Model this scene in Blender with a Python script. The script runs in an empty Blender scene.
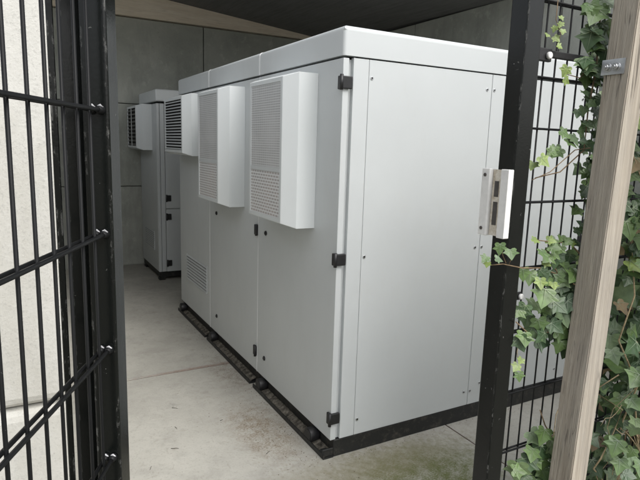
import bpy, bmesh, math, random
from mathutils import Vector, Matrix
random.seed(7)
R = math.radians
S = bpy.context.scene
COL = S.collection
PI = math.pi

# ------------------------------------------------------------------ helpers
ORG = {}


class MB:
    """collects shapes (world coordinates) and links them as ONE mesh object"""
    def __init__(self):
        self.bm = bmesh.new()
        self.mi = 0

    def _faces(self, fs):
        for f in fs:
            f.material_index = self.mi

    def box(self, a, b, bev=0.0, seg=2, mat=None):
        x0, y0, z0 = a
        x1, y1, z1 = b
        co = [(x0, y0, z0), (x1, y0, z0), (x1, y1, z0), (x0, y1, z0), (x0, y0, z1), (x1, y0, z1), (x1, y1, z1), (x0, y1, z1)]
        v = [self.bm.verts.new(c) for c in co]
        fi = [(3, 2, 1, 0), (4, 5, 6, 7), (0, 1, 5, 4), (1, 2, 6, 5), (2, 3, 7, 6), (3, 0, 4, 7)]
        fs = [self.bm.faces.new([v[i] for i in q]) for q in fi]
        self._faces(fs)
        if bev:
            es = list({e for f in fs for e in f.edges})
            r = bmesh.ops.bevel(self.bm, geom=es, offset=bev, segments=seg, profile=0.5, affect='EDGES')
            self._faces(r['faces'])
        if mat is not None:
            vs = set(v) if not bev else None
            if vs:
                for q in vs:
                    q.co = mat @ q.co
        return v

    def prism(self, poly, f):
        """poly = list of 2D points, f(u, v, t) -> 3D with t in 0/1"""
        a = [self.bm.verts.new(f(u, v, 0)) for u, v in poly]
        b = [self.bm.verts.new(f(u, v, 1)) for u, v in poly]
        n = len(poly)
        fs = [self.bm.faces.new(a), self.bm.faces.new(b[::-1])]
        for i in range(n):
            j = (i + 1) % n
            fs.append(self.bm.faces.new([a[j], a[i], b[i], b[j]]))
        self._faces(fs)
        bmesh.ops.recalc_face_normals(self.bm, faces=fs)

    def tube(self, pts, r, seg=8, caps=True):
        pts = [Vector(p) for p in pts]
        n = len(pts)
        rs = r if isinstance(r, (list, tuple)) else [r] * n
        rings = []
        up = Vector((0, 0, 1))
        for i, p in enumerate(pts):
            d = (pts[min(i + 1, n - 1)] - pts[max(i - 1, 0)]).normalized()
            u = up if abs(d.z) < 0.9 else Vector((0, 1, 0))
            s = d.cross(u).normalized()
            t = s.cross(d).normalized()
            rings.append([self.bm.verts.new(p + rs[i] * (math.cos(2 * PI * k / seg) * s + math.sin(2 * PI * k / seg) * t)) for k in range(seg)])
        fs = []
        for i in range(n - 1):
            for k in range(seg):
                l = (k + 1) % seg
                f = self.bm.faces.new([rings[i][k], rings[i][l], rings[i + 1][l], rings[i + 1][k]])
                f.smooth = True
                fs.append(f)
        if caps:
            fs.append(self.bm.faces.new(rings[0]))
            fs.append(self.bm.faces.new(rings[-1][::-1]))
        self._faces(fs)
        bmesh.ops.recalc_face_normals(self.bm, faces=fs)

    def cyl(self, p0, p1, r, seg=20, bev=0.0):
        p0, p1 = Vector(p0), Vector(p1)
        d = p1 - p0
        if bev:
            e = d.normalized() * bev
            self.tube([p0, p0 + e * 0.3, p0 + e, p1 - e, p1 - e * 0.3, p1], [r - bev, r - bev * .3, r, r, r - bev * .3, r - bev], seg)
        else:
            self.tube([p0, p1], r, seg)

    def quad(self, *ps):
        f = self.bm.faces.new([self.bm.verts.new(p) for p in ps])
        f.material_index = self.mi
        return f

    def build(self, name, mats, parent=None, label=None, org=None):
        o0 = Vector(ORG[parent.name]) if parent is not None else Vector(org or (0, 0, 0))
        me = bpy.data.meshes.new(name)
        for v in self.bm.verts:
            v.co -= o0
        self.bm.to_mesh(me)
        self.bm.free()
        for m in (mats if isinstance(mats, (list, tuple)) else [mats]):
            me.materials.append(m)
        o = bpy.data.objects.new(name, me)
        COL.objects.link(o)
        if parent is not None:
            o.parent = parent
        else:
            o.location = o0
        ORG[o.name] = tuple(o0)
        if label:
            o['label'] = label
        return o


def tag(o, label, cat, group=None):
    o['label'] = label
    o['category'] = cat
    if group:
        o['group'] = group
    return o


def thing(name, loc, label, cat, group=None):
    o = bpy.data.objects.new(name, None)
    o.empty_display_size = 0.1
    COL.objects.link(o)
    o.location = loc
    ORG[o.name] = tuple(loc)
    return tag(o, label, cat, group)


def struct(o, kind='structure'):
    o['kind'] = kind
    return o


# ------------------------------------------------------------------ materials
class NT:
    def __init__(self, name, rough=0.5, spec=0.5, metal=0.0):
        self.m = bpy.data.materials.new(name)
        self.m.use_nodes = True
        self.t = self.m.node_tree
        self.b = self.t.nodes['Principled BSDF']
        self.b.inputs['Roughness'].default_value = rough
        self.b.inputs['Specular IOR Level'].default_value = spec
        self.b.inputs['Metallic'].default_value = metal
        self.tc = self.t.nodes.new('ShaderNodeTexCoord')

    def n(self, typ, **kw):
        nd = self.t.nodes.new(typ)
        for k, v in kw.items():
            if k in nd.inputs:
                nd.inputs[k].default_value = v
            else:
                setattr(nd, k, v)
        return nd

    def l(self, a, b):
        self.t.links.new(a, b)

    def coord(self, scale=(1, 1, 1), which='Object', loc=(0, 0, 0), rot=(0, 0, 0)):
        mp = self.n('ShaderNodeMapping')
        mp.inputs['Scale'].default_value = scale
        mp.inputs['Location'].default_value = loc
        mp.inputs['Rotation'].default_value = rot
        self.l(self.tc.outputs[which], mp.inputs['Vector'])
        return mp.outputs[0]

    def noise(self, scale, detail=6, rough=0.6, vec=None, dist=0.0):
        nd = self.n('ShaderNodeTexNoise', Scale=scale, Detail=detail, Roughness=rough, Distortion=dist)
        self.l(vec if vec is not None else self.coord(), nd.inputs['Vector'])
        return nd.outputs['Fac']

    def ramp(self, fac, stops):
        r = self.n('ShaderNodeValToRGB')
        e = r.color_ramp.elements
        while len(e) < len(stops):
            e.new(0.5)
        for i, (p, c) in enumerate(stops):
            e[i].position = p
            e[i].color = (c, c, c, 1) if isinstance(c, (int, float)) else (*c, 1)
        self.l(fac, r.inputs['Fac'])
        return r.outputs['Color']

    def mix(self, fac, a, b, blend='MIX'):
        m = self.n('ShaderNodeMix', data_type='RGBA', blend_type=blend)
        for s, v in ((m.inputs[0], fac), (m.inputs[6], a), (m.inputs[7], b)):
            if isinstance(v, (int, float)):
                s.default_value = v
            elif isinstance(v, tuple):
                s.default_value = (*v, 1)
            else:
                self.l(v, s)
        return m.outputs[2]

    def math(self, op, a, b=None, c=None):
        m = self.n('ShaderNodeMath', operation=op)
        for i, v in enumerate((a, b, c)):
            if v is None:
                continue
            if isinstance(v, (int, float)):
                m.inputs[i].default_value = v
            else:
                self.l(v, m.inputs[i])
        return m.outputs[0]

    def col(self, c):
        if isinstance(c, tuple):
            self.b.inputs['Base Color'].default_value = (*c, 1)
        else:
            self.l(c, self.b.inputs['Base Color'])
        return self

    def rough(self, r):
        self.l(r, self.b.inputs['Roughness'])

    def bump(self, h, strength=0.3, dist=0.01):
        bp = self.n('ShaderNodeBump', Strength=strength, Distance=dist)
        self.l(h, bp.inputs['Height'])
        self.l(bp.outputs[0], self.b.inputs['Normal'])

    def sep(self, vec=None):
        s = self.n('ShaderNodeSeparateXYZ')
        self.l(vec if vec is not None else self.tc.outputs['Object'], s.inputs[0])
        return s.outputs


def painted_metal(name, c, rough=0.42, var=0.05, dirt=0.05):
    t = NT(name, rough, 0.5)
    n1 = t.noise(1.6, 4, 0.55)
    c2 = tuple(v * (1 - var * 2) for v in c)
    base = t.mix(t.ramp(n1, [(0.3, 0.0), (0.7, 1.0)]), c, c2)
    n2 = t.noise(9, 8, 0.7, t.coord((1, 1, 0.35)))
    base = t.mix(t.math('MULTIPLY', t.ramp(n2, [(0.55, 0.0), (0.8, 1.0)]), dirt * 4), base, (0.40, 0.37, 0.31))
    t.col(base)
    t.rough(t.ramp(n2, [(0.2, rough - 0.06), (0.8, rough + 0.12)]))
    t.bump(t.math('ADD', t.noise(420, 2, 0.5), t.math('MULTIPLY', t.noise(2.2, 2, 0.5), 1.5)), 0.08, 0.004)
    return t.m


CAB = painted_metal('cabinet_paint', (0.535, 0.56, 0.562), 0.42, 0.035, 0.02)
CAB2 = painted_metal('hood_paint', (0.62, 0.65, 0.652), 0.38, 0.03, 0.02)


def black_steel():
    t = NT('black_painted_steel', 0.3, 0.3)
    n = t.noise(55, 5, 0.75)
    chip = t.math('MULTIPLY', t.ramp(n, [(0.685, 0.0), (0.71, 1.0)]), t.ramp(t.noise(7, 3, 0.5), [(0.42, 0.0), (0.6, 1.0)]))
    dust = t.ramp(t.noise(6, 8, 0.7, t.coord((1, 1, 0.25))), [(0.5, 0.0), (0.85, 0.12)])
    c = t.mix(dust, (0.004, 0.005, 0.0046), (0.05, 0.054, 0.052))
    bv = t.n('ShaderNodeBevel', samples=4, Radius=0.006)
    ge = t.n('ShaderNodeNewGeometry')
    vm = t.n('ShaderNodeVectorMath', operation='DOT_PRODUCT')
    t.l(bv.outputs[0], vm.inputs[0])
    t.l(ge.outputs['Normal'], vm.inputs[1])
    edge = t.ramp(vm.outputs['Value'], [(0.90, 1.0), (0.985, 0.0)])
    wear = t.math('MULTIPLY', edge, t.ramp(t.noise(75, 8, 0.8, t.coord((1, 1, 0.3))), [(0.54, 0.0), (0.60, 1.0)]))
    chip = t.math('MAXIMUM', chip, t.math('MULTIPLY', wear, 0.55))
    t.col(t.mix(chip, c, (0.45, 0.45, 0.43)))
    t.rough(t.ramp(t.noise(14, 6, 0.6, t.coord((1, 1, 0.3))), [(0.25, 0.16), (0.75, 0.30)]))
    t.bump(t.noise(160, 3, 0.6), 0.1, 0.002)
    return t.m


STEEL = black_steel()


def wire_mat():
    t = NT('black_coated_wire', 0.5, 0.22)
    n = t.noise(70, 4, 0.7)
    chip = t.ramp(n, [(0.70, 0.0), (0.73, 1.0)])
    t.col(t.mix(chip, (0.006, 0.0065, 0.007), (0.35, 0.35, 0.34)))
    return t.m


WIRE = wire_mat()


def plain(name, c, rough=0.5, spec=0.5, metal=0.0, nscale=30, var=0.25, bump=0.1):
    t = NT(name, rough, spec, metal)
    n = t.noise(nscale, 6, 0.65)
    lo = tuple(v * (1 - var) for v in c)
    hi = tuple(min(1, v * (1 + var)) for v in c)
    t.col(t.mix(t.ramp(n, [(0.3, 0.0), (0.7, 1.0)]), lo, hi))
    if bump:
        t.bump(n, bump, 0.004)
    return t.m


BLACKPL = plain('black_plastic', (0.014, 0.014, 0.015), 0.45, 0.5, nscale=60)
DARK = plain('dark_void', (0.012, 0.012, 0.012), 0.8, 0.2)
CHROME = plain('zinc_plated', (0.55, 0.56, 0.57), 0.32, 0.5, 0.9, 50, 0.15, 0.05)
SHADOWGAP = plain('black_gap_shade', (0.01, 0.01, 0.01), 0.7, 0.3)  # black fill that paints the shade in the gap under the lids
WHITEBLOB = plain('bare_weld_white', (0.42, 0.42, 0.43), 0.75, 0.2, 0.0, 160, 0.7, 0.6)


def plinth_mat():
    t = NT('black_plinth', 0.5, 0.45)
    n = t.noise(16, 9, 0.75)
    n2 = t.noise(70, 6, 0.7)
    f = t.math('MULTIPLY', t.ramp(n, [(0.5, 0.0), (0.75, 1.0)]), t.ramp(n2, [(0.4, 0.2), (0.65, 1.0)]))
    t.col(t.mix(f, (0.013, 0.014, 0.014), (0.12, 0.105, 0.085)))
    t.bump(n2, 0.2, 0.003)
    return t.m


PLINTH = plinth_mat()
DUST = plain('dust_and_grit', (0.12, 0.11, 0.092), 0.95, 0.1, 0, 35, 0.8, 0.6)
CREAM = plain('grimy_white_plastic', (0.66, 0.66, 0.645), 0.5, 0.4, 0, 40, 0.08, 0.05)


def grime():
    t = NT('grimy_lock_recess', 0.7, 0.3)
    n = t.noise(45, 8, 0.75)
    t.col(t.ramp(n, [(0.25, (0.20, 0.16, 0.11)), (0.45, (0.50, 0.45, 0.37)), (0.65, (0.66, 0.64, 0.58))]))
    return t.m


GRIME = grime()


def perforated(name, w, h, bar, offset, hole, base):
    """punched sheet: rows of slots, the material of the filter behind shows through them"""
    t = NT(name, 0.42, 0.5)
    sp_ = t.sep()
    cb = t.n('ShaderNodeCombineXYZ')
    t.l(sp_[1], cb.inputs[0])
    t.l(sp_[2], cb.inputs[1])
    br = t.n('ShaderNodeTexBrick', offset=offset)
    br.inputs['Scale'].default_value = 1.0
    br.inputs['Brick Width'].default_value = w
    br.inputs['Row Height'].default_value = h
    br.inputs['Mortar Size'].default_value = bar
    br.inputs['Mortar Smooth'].default_value = 0.3
    t.l(cb.outputs[0], br.inputs['Vector'])
    n = t.noise(6, 6, 0.65)
    hole_c = t.mix(t.ramp(n, [(0.42, 0.0), (0.62, 1.0)]), hole[0], hole[1])
    t.col(t.mix(br.outputs['Fac'], hole_c, base))
    t.bump(br.outputs['Fac'], 0.6, 0.004)
    return t.m


PERF = perforated('perforated_sheet_fine', 0.0125, 0.0125, 0.0024, 0.0, ((0.33, 0.335, 0.335), (0.42, 0.42, 0.42)), (0.60, 0.61, 0.61))
PERF2 = perforated('perforated_sheet_coarse', 0.034, 0.017, 0.0040, 0.5, ((0.38, 0.375, 0.37), (0.44, 0.40, 0.38)), (0.70, 0.71, 0.71))


def concrete_wall(name, lo, hi, seed=0.0):
    t = NT(name, 0.85, 0.3)
    v = t.coord((1, 1, 1), loc=(seed, seed * 2, seed))
    n = t.noise(1.3, 9, 0.65, v)
    n2 = t.noise(9, 10, 0.72, v)
    c = t.mix(t.ramp(n, [(0.32, 0.0), (0.68, 1.0)]), lo, hi)
    c = t.mix(t.math('MULTIPLY', t.ramp(n2, [(0.56, 0.0), (0.75, 1.0)]), 0.5), c, tuple(v * 1.5 for v in hi))
    n4 = t.noise(2.2, 8, 0.7, t.coord((1, 1, 0.3), loc=(3, 1, seed)))
    c = t.mix(t.math('MULTIPLY', t.ramp(n4, [(0.5, 0.0), (0.72, 1.0)]), 0.5), c, tuple(v * 0.5 for v in lo))
    n3 = t.noise(45, 4, 0.6, v)
    c = t.mix(t.ramp(n3, [(0.69, 0.0), (0.73, 0.6)]), c, tuple(v * 0.45 for v in lo))
    t.col(c)
    t.bump(t.math('ADD', t.math('MULTIPLY', n2, 0.6), t.math('MULTIPLY', n3, -0.4)), 0.35, 0.01)
    return t.m


WALLM = concrete_wall('damp_grey_concrete', (0.27, 0.285, 0.255), (0.43, 0.44, 0.40))


def block_mat():
    t = NT('pale_cast_concrete', 0.85, 0.3)
    n = t.noise(3, 9, 0.7)
    n2 = t.noise(38, 6, 0.6)
    n3 = t.noise(130, 3, 0.6)
    c = t.mix(t.ramp(n, [(0.35, 0.0), (0.7, 1.0)]), (0.53, 0.525, 0.49), (0.61, 0.605, 0.57))
    n5 = t.noise(1.4, 8, 0.7, t.coord((1.5, 1.5, 0.5)))
    c = t.mix(t.math('MULTIPLY', t.ramp(n5, [(0.45, 0.0), (0.65, 1.0)]), 0.55), c, (0.40, 0.385, 0.33))
    c = t.mix(t.ramp(n2, [(0.69, 0.0), (0.74, 0.8)]), c, (0.22, 0.20, 0.17))
    c = t.mix(t.math('MULTIPLY', t.ramp(n3, [(0.54, 0.0), (0.70, 1.0)]), 0.5), c, (0.36, 0.355, 0.33))
    t.col(c)
    t.bump(t.math('ADD', n2, t.math('MULTIPLY', n3, 0.7)), 0.32, 0.006)
    return t.m


BLOCK = block_mat()


def wood(name, lo, hi, axis=2, fine=1.0, knots=0.0):
    t = NT(name, 0.8, 0.25)
    sc = [60 * fine] * 3
    sc[axis] = 1.6
    sc2 = [220 * fine] * 3
    sc2[axis] = 7
    n = t.noise(1.0, 8, 0.62, t.coord(tuple(sc)), 0.6)
    n2 = t.noise(1.0, 4, 0.6, t.coord(tuple(sc2)))
    n3 = t.noise(2.2, 4, 0.5)
    c = t.mix(t.ramp(n, [(0.3, 0.0), (0.7, 1.0)]), lo, hi)
    c = t.mix(t.math('MULTIPLY', t.ramp(n2, [(0.5, 0.0), (0.75, 1.0)]), 0.45), c, tuple(v * 0.6 for v in lo))
    c = t.mix(t.math('MULTIPLY', t.ramp(n3, [(0.4, 0.0), (0.7, 1.0)]), 0.3), c, tuple(v * 1.15 for v in hi))
    if knots:
        sc3 = [34] * 3
        sc3[axis] = 0.9
        chk = t.ramp(t.noise(1.0, 3, 0.5, t.coord(tuple(sc3)), 1.6), [(0.485, 0.0), (0.5, 1.0), (0.515, 0.0)])
        chk = t.math('MULTIPLY', chk, t.ramp(t.noise(4.5, 4, 0.6), [(0.48, 0.0), (0.6, 1.0)]))
        c = t.mix(t.math('MULTIPLY', chk, knots), c, (0.05, 0.042, 0.035))
        c = t.mix(t.math('MULTIPLY', t.ramp(t.noise(1.0, 7, 0.65, t.coord((9, 9, 2.2))), [(0.42, 0.0), (0.66, 1.0)]), 0.5), c, (0.25, 0.24, 0.22))
        t.col(c)
        t.bump(t.math('SUBTRACT', t.math('ADD', n, n2), t.math('MULTIPLY', chk, 1.5)), 0.55, 0.005)
        return t.m
    t.col(c)
    t.bump(t.math('ADD', n, n2), 0.35, 0.004)
    return t.m


WOODP = wood('weathered_timber', (0.25, 0.215, 0.172), (0.47, 0.425, 0.355), knots=0.8)
BEAMM = wood('raw_timber_beam', (0.70, 0.60, 0.47), (0.84, 0.76, 0.64), axis=0, fine=0.35)
ROOFM = wood('dark_roof_boarding', (0.14, 0.14, 0.135), (0.20, 0.20, 0.195), axis=1, fine=0.5)
BATTEN = wood('pale_timber_batten', (0.40, 0.37, 0.31), (0.60, 0.57, 0.50))


def floor_mat():
    t = NT('stained_concrete_floor', 0.82, 0.3)
    s = t.sep()
    n = t.noise(1.1, 9, 0.62)
    n2 = t.noise(6, 10, 0.7)
    n3 = t.noise(28, 8, 0.72)
    n4 = t.noise(90, 4, 0.6)
    c = t.mix(t.ramp(n, [(0.33, 0.0), (0.67, 1.0)]), (0.335, 0.325, 0.29), (0.46, 0.45, 0.405))
    c = t.mix(t.math('MULTIPLY', t.ramp(n2, [(0.48, 0.0), (0.7, 1.0)]), 0.45), c, (0.27, 0.26, 0.235))
    c = t.mix(t.math('MULTIPLY', t.ramp(n4, [(0.56, 0.0), (0.72, 1.0)]), 0.45), c, (0.2, 0.19, 0.165))
    n5 = t.noise(17, 10, 0.75, t.coord((1, 1, 1), loc=(4.2, 1.1, 0)), 1.2)
    c = t.mix(t.math('MULTIPLY', t.ramp(n5, [(0.54, 0.0), (0.66, 1.0)]), 0.4), c, (0.24, 0.225, 0.19))
    c = t.mix(t.math('MULTIPLY', t.ramp(n5, [(0.30, 1.0), (0.44, 0.0)]), 0.35), c, (0.52, 0.51, 0.47))
    n6 = t.math('ADD', t.math('MULTIPLY', t.noise(13, 10, 0.72), 0.55), t.math('MULTIPLY', t.noise(95, 5, 0.6, t.coord((1, 1.5, 1))), 0.45))
    speck = t.ramp(n6, [(0.44, 0.0), (0.60, 1.0)])

    def gauss(x0, y0, sx, sy, lo, hi):
        a = t.math('POWER', t.math('DIVIDE', t.math('SUBTRACT', s[0], x0), sx), 2.0)
        b = t.math('POWER', t.math('DIVIDE', t.math('SUBTRACT', s[1], y0), sy), 2.0)
        g = t.math('POWER', 2.718, t.math('MULTIPLY', t.math('ADD', a, b), -1.0))
        return t.ramp(t.math('ADD', t.math('MULTIPLY', g, 0.5), t.math('MULTIPLY', n3, 0.5)), [(lo, 0.0), (hi, 1.0)])
    # rusty dirt beside the skid, moss near the opening, dark scuff
    d1 = t.math('MULTIPLY', gauss(-0.22, 0.42, 0.20, 0.42, 0.42, 0.68), 0.95)
    c = t.mix(t.math('MULTIPLY', d1, speck), c, (0.17, 0.125, 0.075))
    d1b = t.math('MULTIPLY', gauss(-0.13, 1.25, 0.16, 0.45, 0.47, 0.74), 0.7)
    c = t.mix(t.math('MULTIPLY', d1b, speck), c, (0.16, 0.12, 0.085))
    d2 = t.math('MULTIPLY', gauss(0.30, -0.36, 0.46, 0.30, 0.36, 0.62), 0.95)
    c = t.mix(t.math('MULTIPLY', d2, t.ramp(n6, [(0.38, 0.25), (0.56, 1.0)])), c, (0.105, 0.12, 0.032))
    d2b = t.math('MULTIPLY', gauss(0.15, -0.15, 0.9, 0.24, 0.48, 0.76), 0.65)
    c = t.mix(d2b, c, (0.20, 0.18, 0.11))
    d3 = t.math('MULTIPLY', gauss(-0.63, 0.94, 0.12, 0.06, 0.54, 0.80), 0.6)
    c = t.mix(t.math('MULTIPLY', d3, speck), c, (0.10, 0.10, 0.095))
    d4 = t.math('MULTIPLY', gauss(-0.3, 1.43, 0.6, 0.03, 0.50, 0.78), 0.7)
    c = t.mix(d4, c, (0.20, 0.12, 0.09))
    t.col(c)
    t.rough(t.ramp(n2, [(0.3, 0.62), (0.7, 0.9)]))
    t.bump(t.math('ADD', t.math('MULTIPLY', n3, 0.6), t.math('MULTIPLY', n4, 0.5)), 0.25, 0.006)
    return t.m


FLOORM = floor_mat()
GROUNDM = plain('outside_soil', (0.20, 0.19, 0.155), 0.95, 0.2, 0, 60, 0.4, 0.8)
JOINTM = plain('joint_dirt', (0.085, 0.06, 0.05), 0.95, 0.1, 0, 30, 0.5, 0.3)


def leaf_mat(name, c, var=0.35, rough=0.42):
    t = NT(name, rough, 0.4)
    n = t.noise(26, 5, 0.6)
    n2 = t.noise(7, 2, 0.5)
    lo = tuple(v * (1 - var) for v in c)
    hi = tuple(v * (1 + var) for v in c)
    a = t.mix(t.ramp(n, [(0.3, 0.0), (0.7, 1.0)]), lo, hi)
    t.col(t.mix(t.math('MULTIPLY', t.ramp(n2, [(0.4, 0.0), (0.6, 1.0)]), 0.4), a, (c[0] * 0.9, c[1] * 0.9, c[2] * 1.5)))
    t.b.inputs['Subsurface Weight'].default_value = 0.0
    t.bump(n, 0.25, 0.004)
    return t.m


LEAF = [leaf_mat('ivy_leaf_dark', (0.042, 0.080, 0.028)), leaf_mat('ivy_leaf_mid', (0.092, 0.152, 0.045)),
        leaf_mat('ivy_leaf_grey', (0.135, 0.195, 0.085)), leaf_mat('ivy_leaf_young', (0.20, 0.27, 0.07), 0.25),
        leaf_mat('ivy_leaf_vein', (0.17, 0.22, 0.12), 0.1), leaf_mat('ivy_leaf_dry', (0.20, 0.15, 0.075), 0.3, 0.7)]
STEM = plain('ivy_stem', (0.20, 0.145, 0.09), 0.85, 0.2, 0, 90, 0.4, 0.4)
DRYSTEM = plain('dry_ivy_stem', (0.36, 0.29, 0.18), 0.9, 0.2, 0, 90, 0.35, 0.3)

# ------------------------------------------------------------------ ground, floor
g = MB()
g.quad((-400, -400, -0.06), (400, -400, -0.06), (400, 400, -0.06), (-400, 400, -0.06))
struct(g.build('ground', GROUNDM))

f = MB()
# slabs with open joints between them
JY, JX = 1.42, 0.777
gap = 0.004
for (x0, x1) in ((-4.2, JX - gap), (JX + gap, 3.4)):
    f.box((x0, -1.7, -0.3), (x1, JY - gap, 0.0), 0.003, 1)
    f.box((x0, JY + gap, -0.3), (x1, 5.6, 0.0), 0.003, 1)
struct(f.build('floor', FLOORM))
f = MB()
f.box((-4.2, JY - gap + 0.0004, -0.2), (3.4, JY + gap - 0.0004, -0.002))
f.box((JX - gap + 0.0004, -1.7, -0.2), (JX + gap - 0.0004, JY - gap, -0.002))
f.box((JX - gap + 0.0004, JY + gap, -0.2), (JX + gap - 0.0004, 5.6, -0.002))
struct(f.build('floor_joint', JOINTM))

# ------------------------------------------------------------------ walls
BY = 5.03


def panel_wall(name, along, fixed, thick, a0, a1, joints, zj, label):
    m = MB()
    xs = [a0] + joints + [a1]
    zs = [0.0] + zj
    for i in range(len(xs) - 1):
        for k in range(len(zs) - 1):
            u0, u1 = xs[i] + 0.006, xs[i + 1] - 0.006
            z0, z1 = zs[k] + 0.004, zs[k + 1] - 0.004
            if along == 'x':
                m.box((u0, fixed, z0), (u1, fixed + thick, z1), 0.008, 2)
            else:
                m.box((fixed, u0, z0), (fixed + thick, u1, z1), 0.008, 2)
    o = m.build(name, WALLM)
    tag(o, label, 'wall')
    return o


panel_wall('concrete_back_wall', 'x', BY, 0.2, -2.4, 2.79, [-1.115, 0.885], [0, 1.02, 2.04, 3.06],
           'grey concrete panel wall at the far end of the shed, under the timber beam')
panel_wall('concrete_side_wall', 'y', 2.8, 0.2, -1.2, 5.0, [1.11, 3.11], [0, 1.02, 2.04, 3.02],
           'grey concrete wall on the right, behind the mesh fence and cabinets')

# pale stacked blocks on the left (near end of the left wall)
t = thing('block_wall', (-1.8, -0.1, 0), 'pale white stacked concrete block wall with bevelled joints behind the open gate', 'wall')
for (zc0, zc1) in ((0.0, 0.8), (0.8, 2.1)):
    for (y0, y1) in ((-0.5, 1.1), (1.1, 2.7), (2.7, 4.3), (4.3, 5.02)):
        m = MB()
        m.box((-2.05, y0 + 0.003, zc0 + 0.003), (-1.262, y1 - 0.003, zc1 - 0.003), 0.034, 3)
        m.build('concrete_block', BLOCK, t)
    m = MB()
    m.box((-4.4, -0.497, zc0 + 0.003), (-2.056, 0.2, zc1 - 0.003), 0.034, 3)
    m.build('concrete_block', BLOCK, t)


# ------------------------------------------------------------------ roof and beam
def rz(x, y):
    return 3.36 - 0.0976 * x + 0.0214 * (y - 5.03)


YF = 1.1
m = MB()
nb = 22
x0, x1 = -2.3, 3.05
for i in range(nb):
    a, b = x0 + (x1 - x0) * i / nb + 0.0015, x0 + (x1 - x0) * (i + 1) / nb - 0.0015
    m.prism([(a, 0), (b, 0), (b, 0.03), (a, 0.03)], lambda u, v, s: (u, YF if s == 0 else 5.3, rz(u, YF if s == 0 else 5.3) + v))
m.prism([(x0, 0.034), (x1, 0.034), (x1, 0.12), (x0, 0.12)], lambda u, v, s: (u, YF - 0.02 if s == 0 else 5.32, rz(u, YF) + v if s == 0 else rz(u, 5.32) + v))
tag(m.build('shed_roof', ROOFM), 'dark boarded underside of the shed roof above the cabinets', 'roof')
m = MB()
m.prism([(-2.2, 3.068), (2.78, 3.068), (2.78, rz(2.78, 4.9) - 0.004), (-2.2, rz(-2.2, 4.9) - 0.004)],
        lambda u, v, s: (u, 4.985 if s == 0 else 5.2, v))
tag(m.build('roof_beam', BEAMM), 'raw timber beam wedged between the back wall and the sloping roof', 'beam')

# ------------------------------------------------------------------ cabinets
ZB, ZL, H = 0.094, 2.017, 2.15
D = 1.82
GC = 'grey equipment cabinets in the shed'


def hinge(parent, x, y, z, end=True):
    m = MB()
    if end:                                            # wraps the corner of the door
        m.box((x - 0.012, y - 0.013, z - 0.028), (x + 0.046, y + 0.004, z + 0.03), 0.004, 2)
        m.box((x - 0.013, y + 0.004, z - 0.03), (x - 0.0005, y + 0.026, z + 0.031), 0.003, 2)
        m.cyl((x - 0.012, y - 0.009, z - 0.034), (x - 0.012, y - 0.009, z + 0.036), 0.0085, 12)
    else:
        m.box((x - 0.013, y - 0.004, z - 0.032), (x - 0.0005, y + 0.038, z + 0.034), 0.003, 2)
        m.cyl((x - 0.011, y + 0.004, z - 0.036), (x - 0.011, y + 0.004, z + 0.038), 0.009, 12)
    m.build('hinge', BLACKPL, parent)


def quarter_lock(parent, x, y, z):
    m = MB()
    m.cyl((x, y, z), (x - 0.007, y, z), 0.015, 18, 0.002)
    m.cyl((x - 0.006, y, z), (x - 0.011, y, z), 0.008, 12, 0.001)
    m.build('lock', BLACKPL, parent)


def screw(m, x, y, z):
    m.mi = 0
    m.cyl((x, y + 0.001, z), (x, y - 0.003, z), 0.0085, 14, 0.001)
    m.mi = 1
    m.cyl((x, y - 0.0031, z), (x, y - 0.0036, z), 0.0042, 6)


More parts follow.
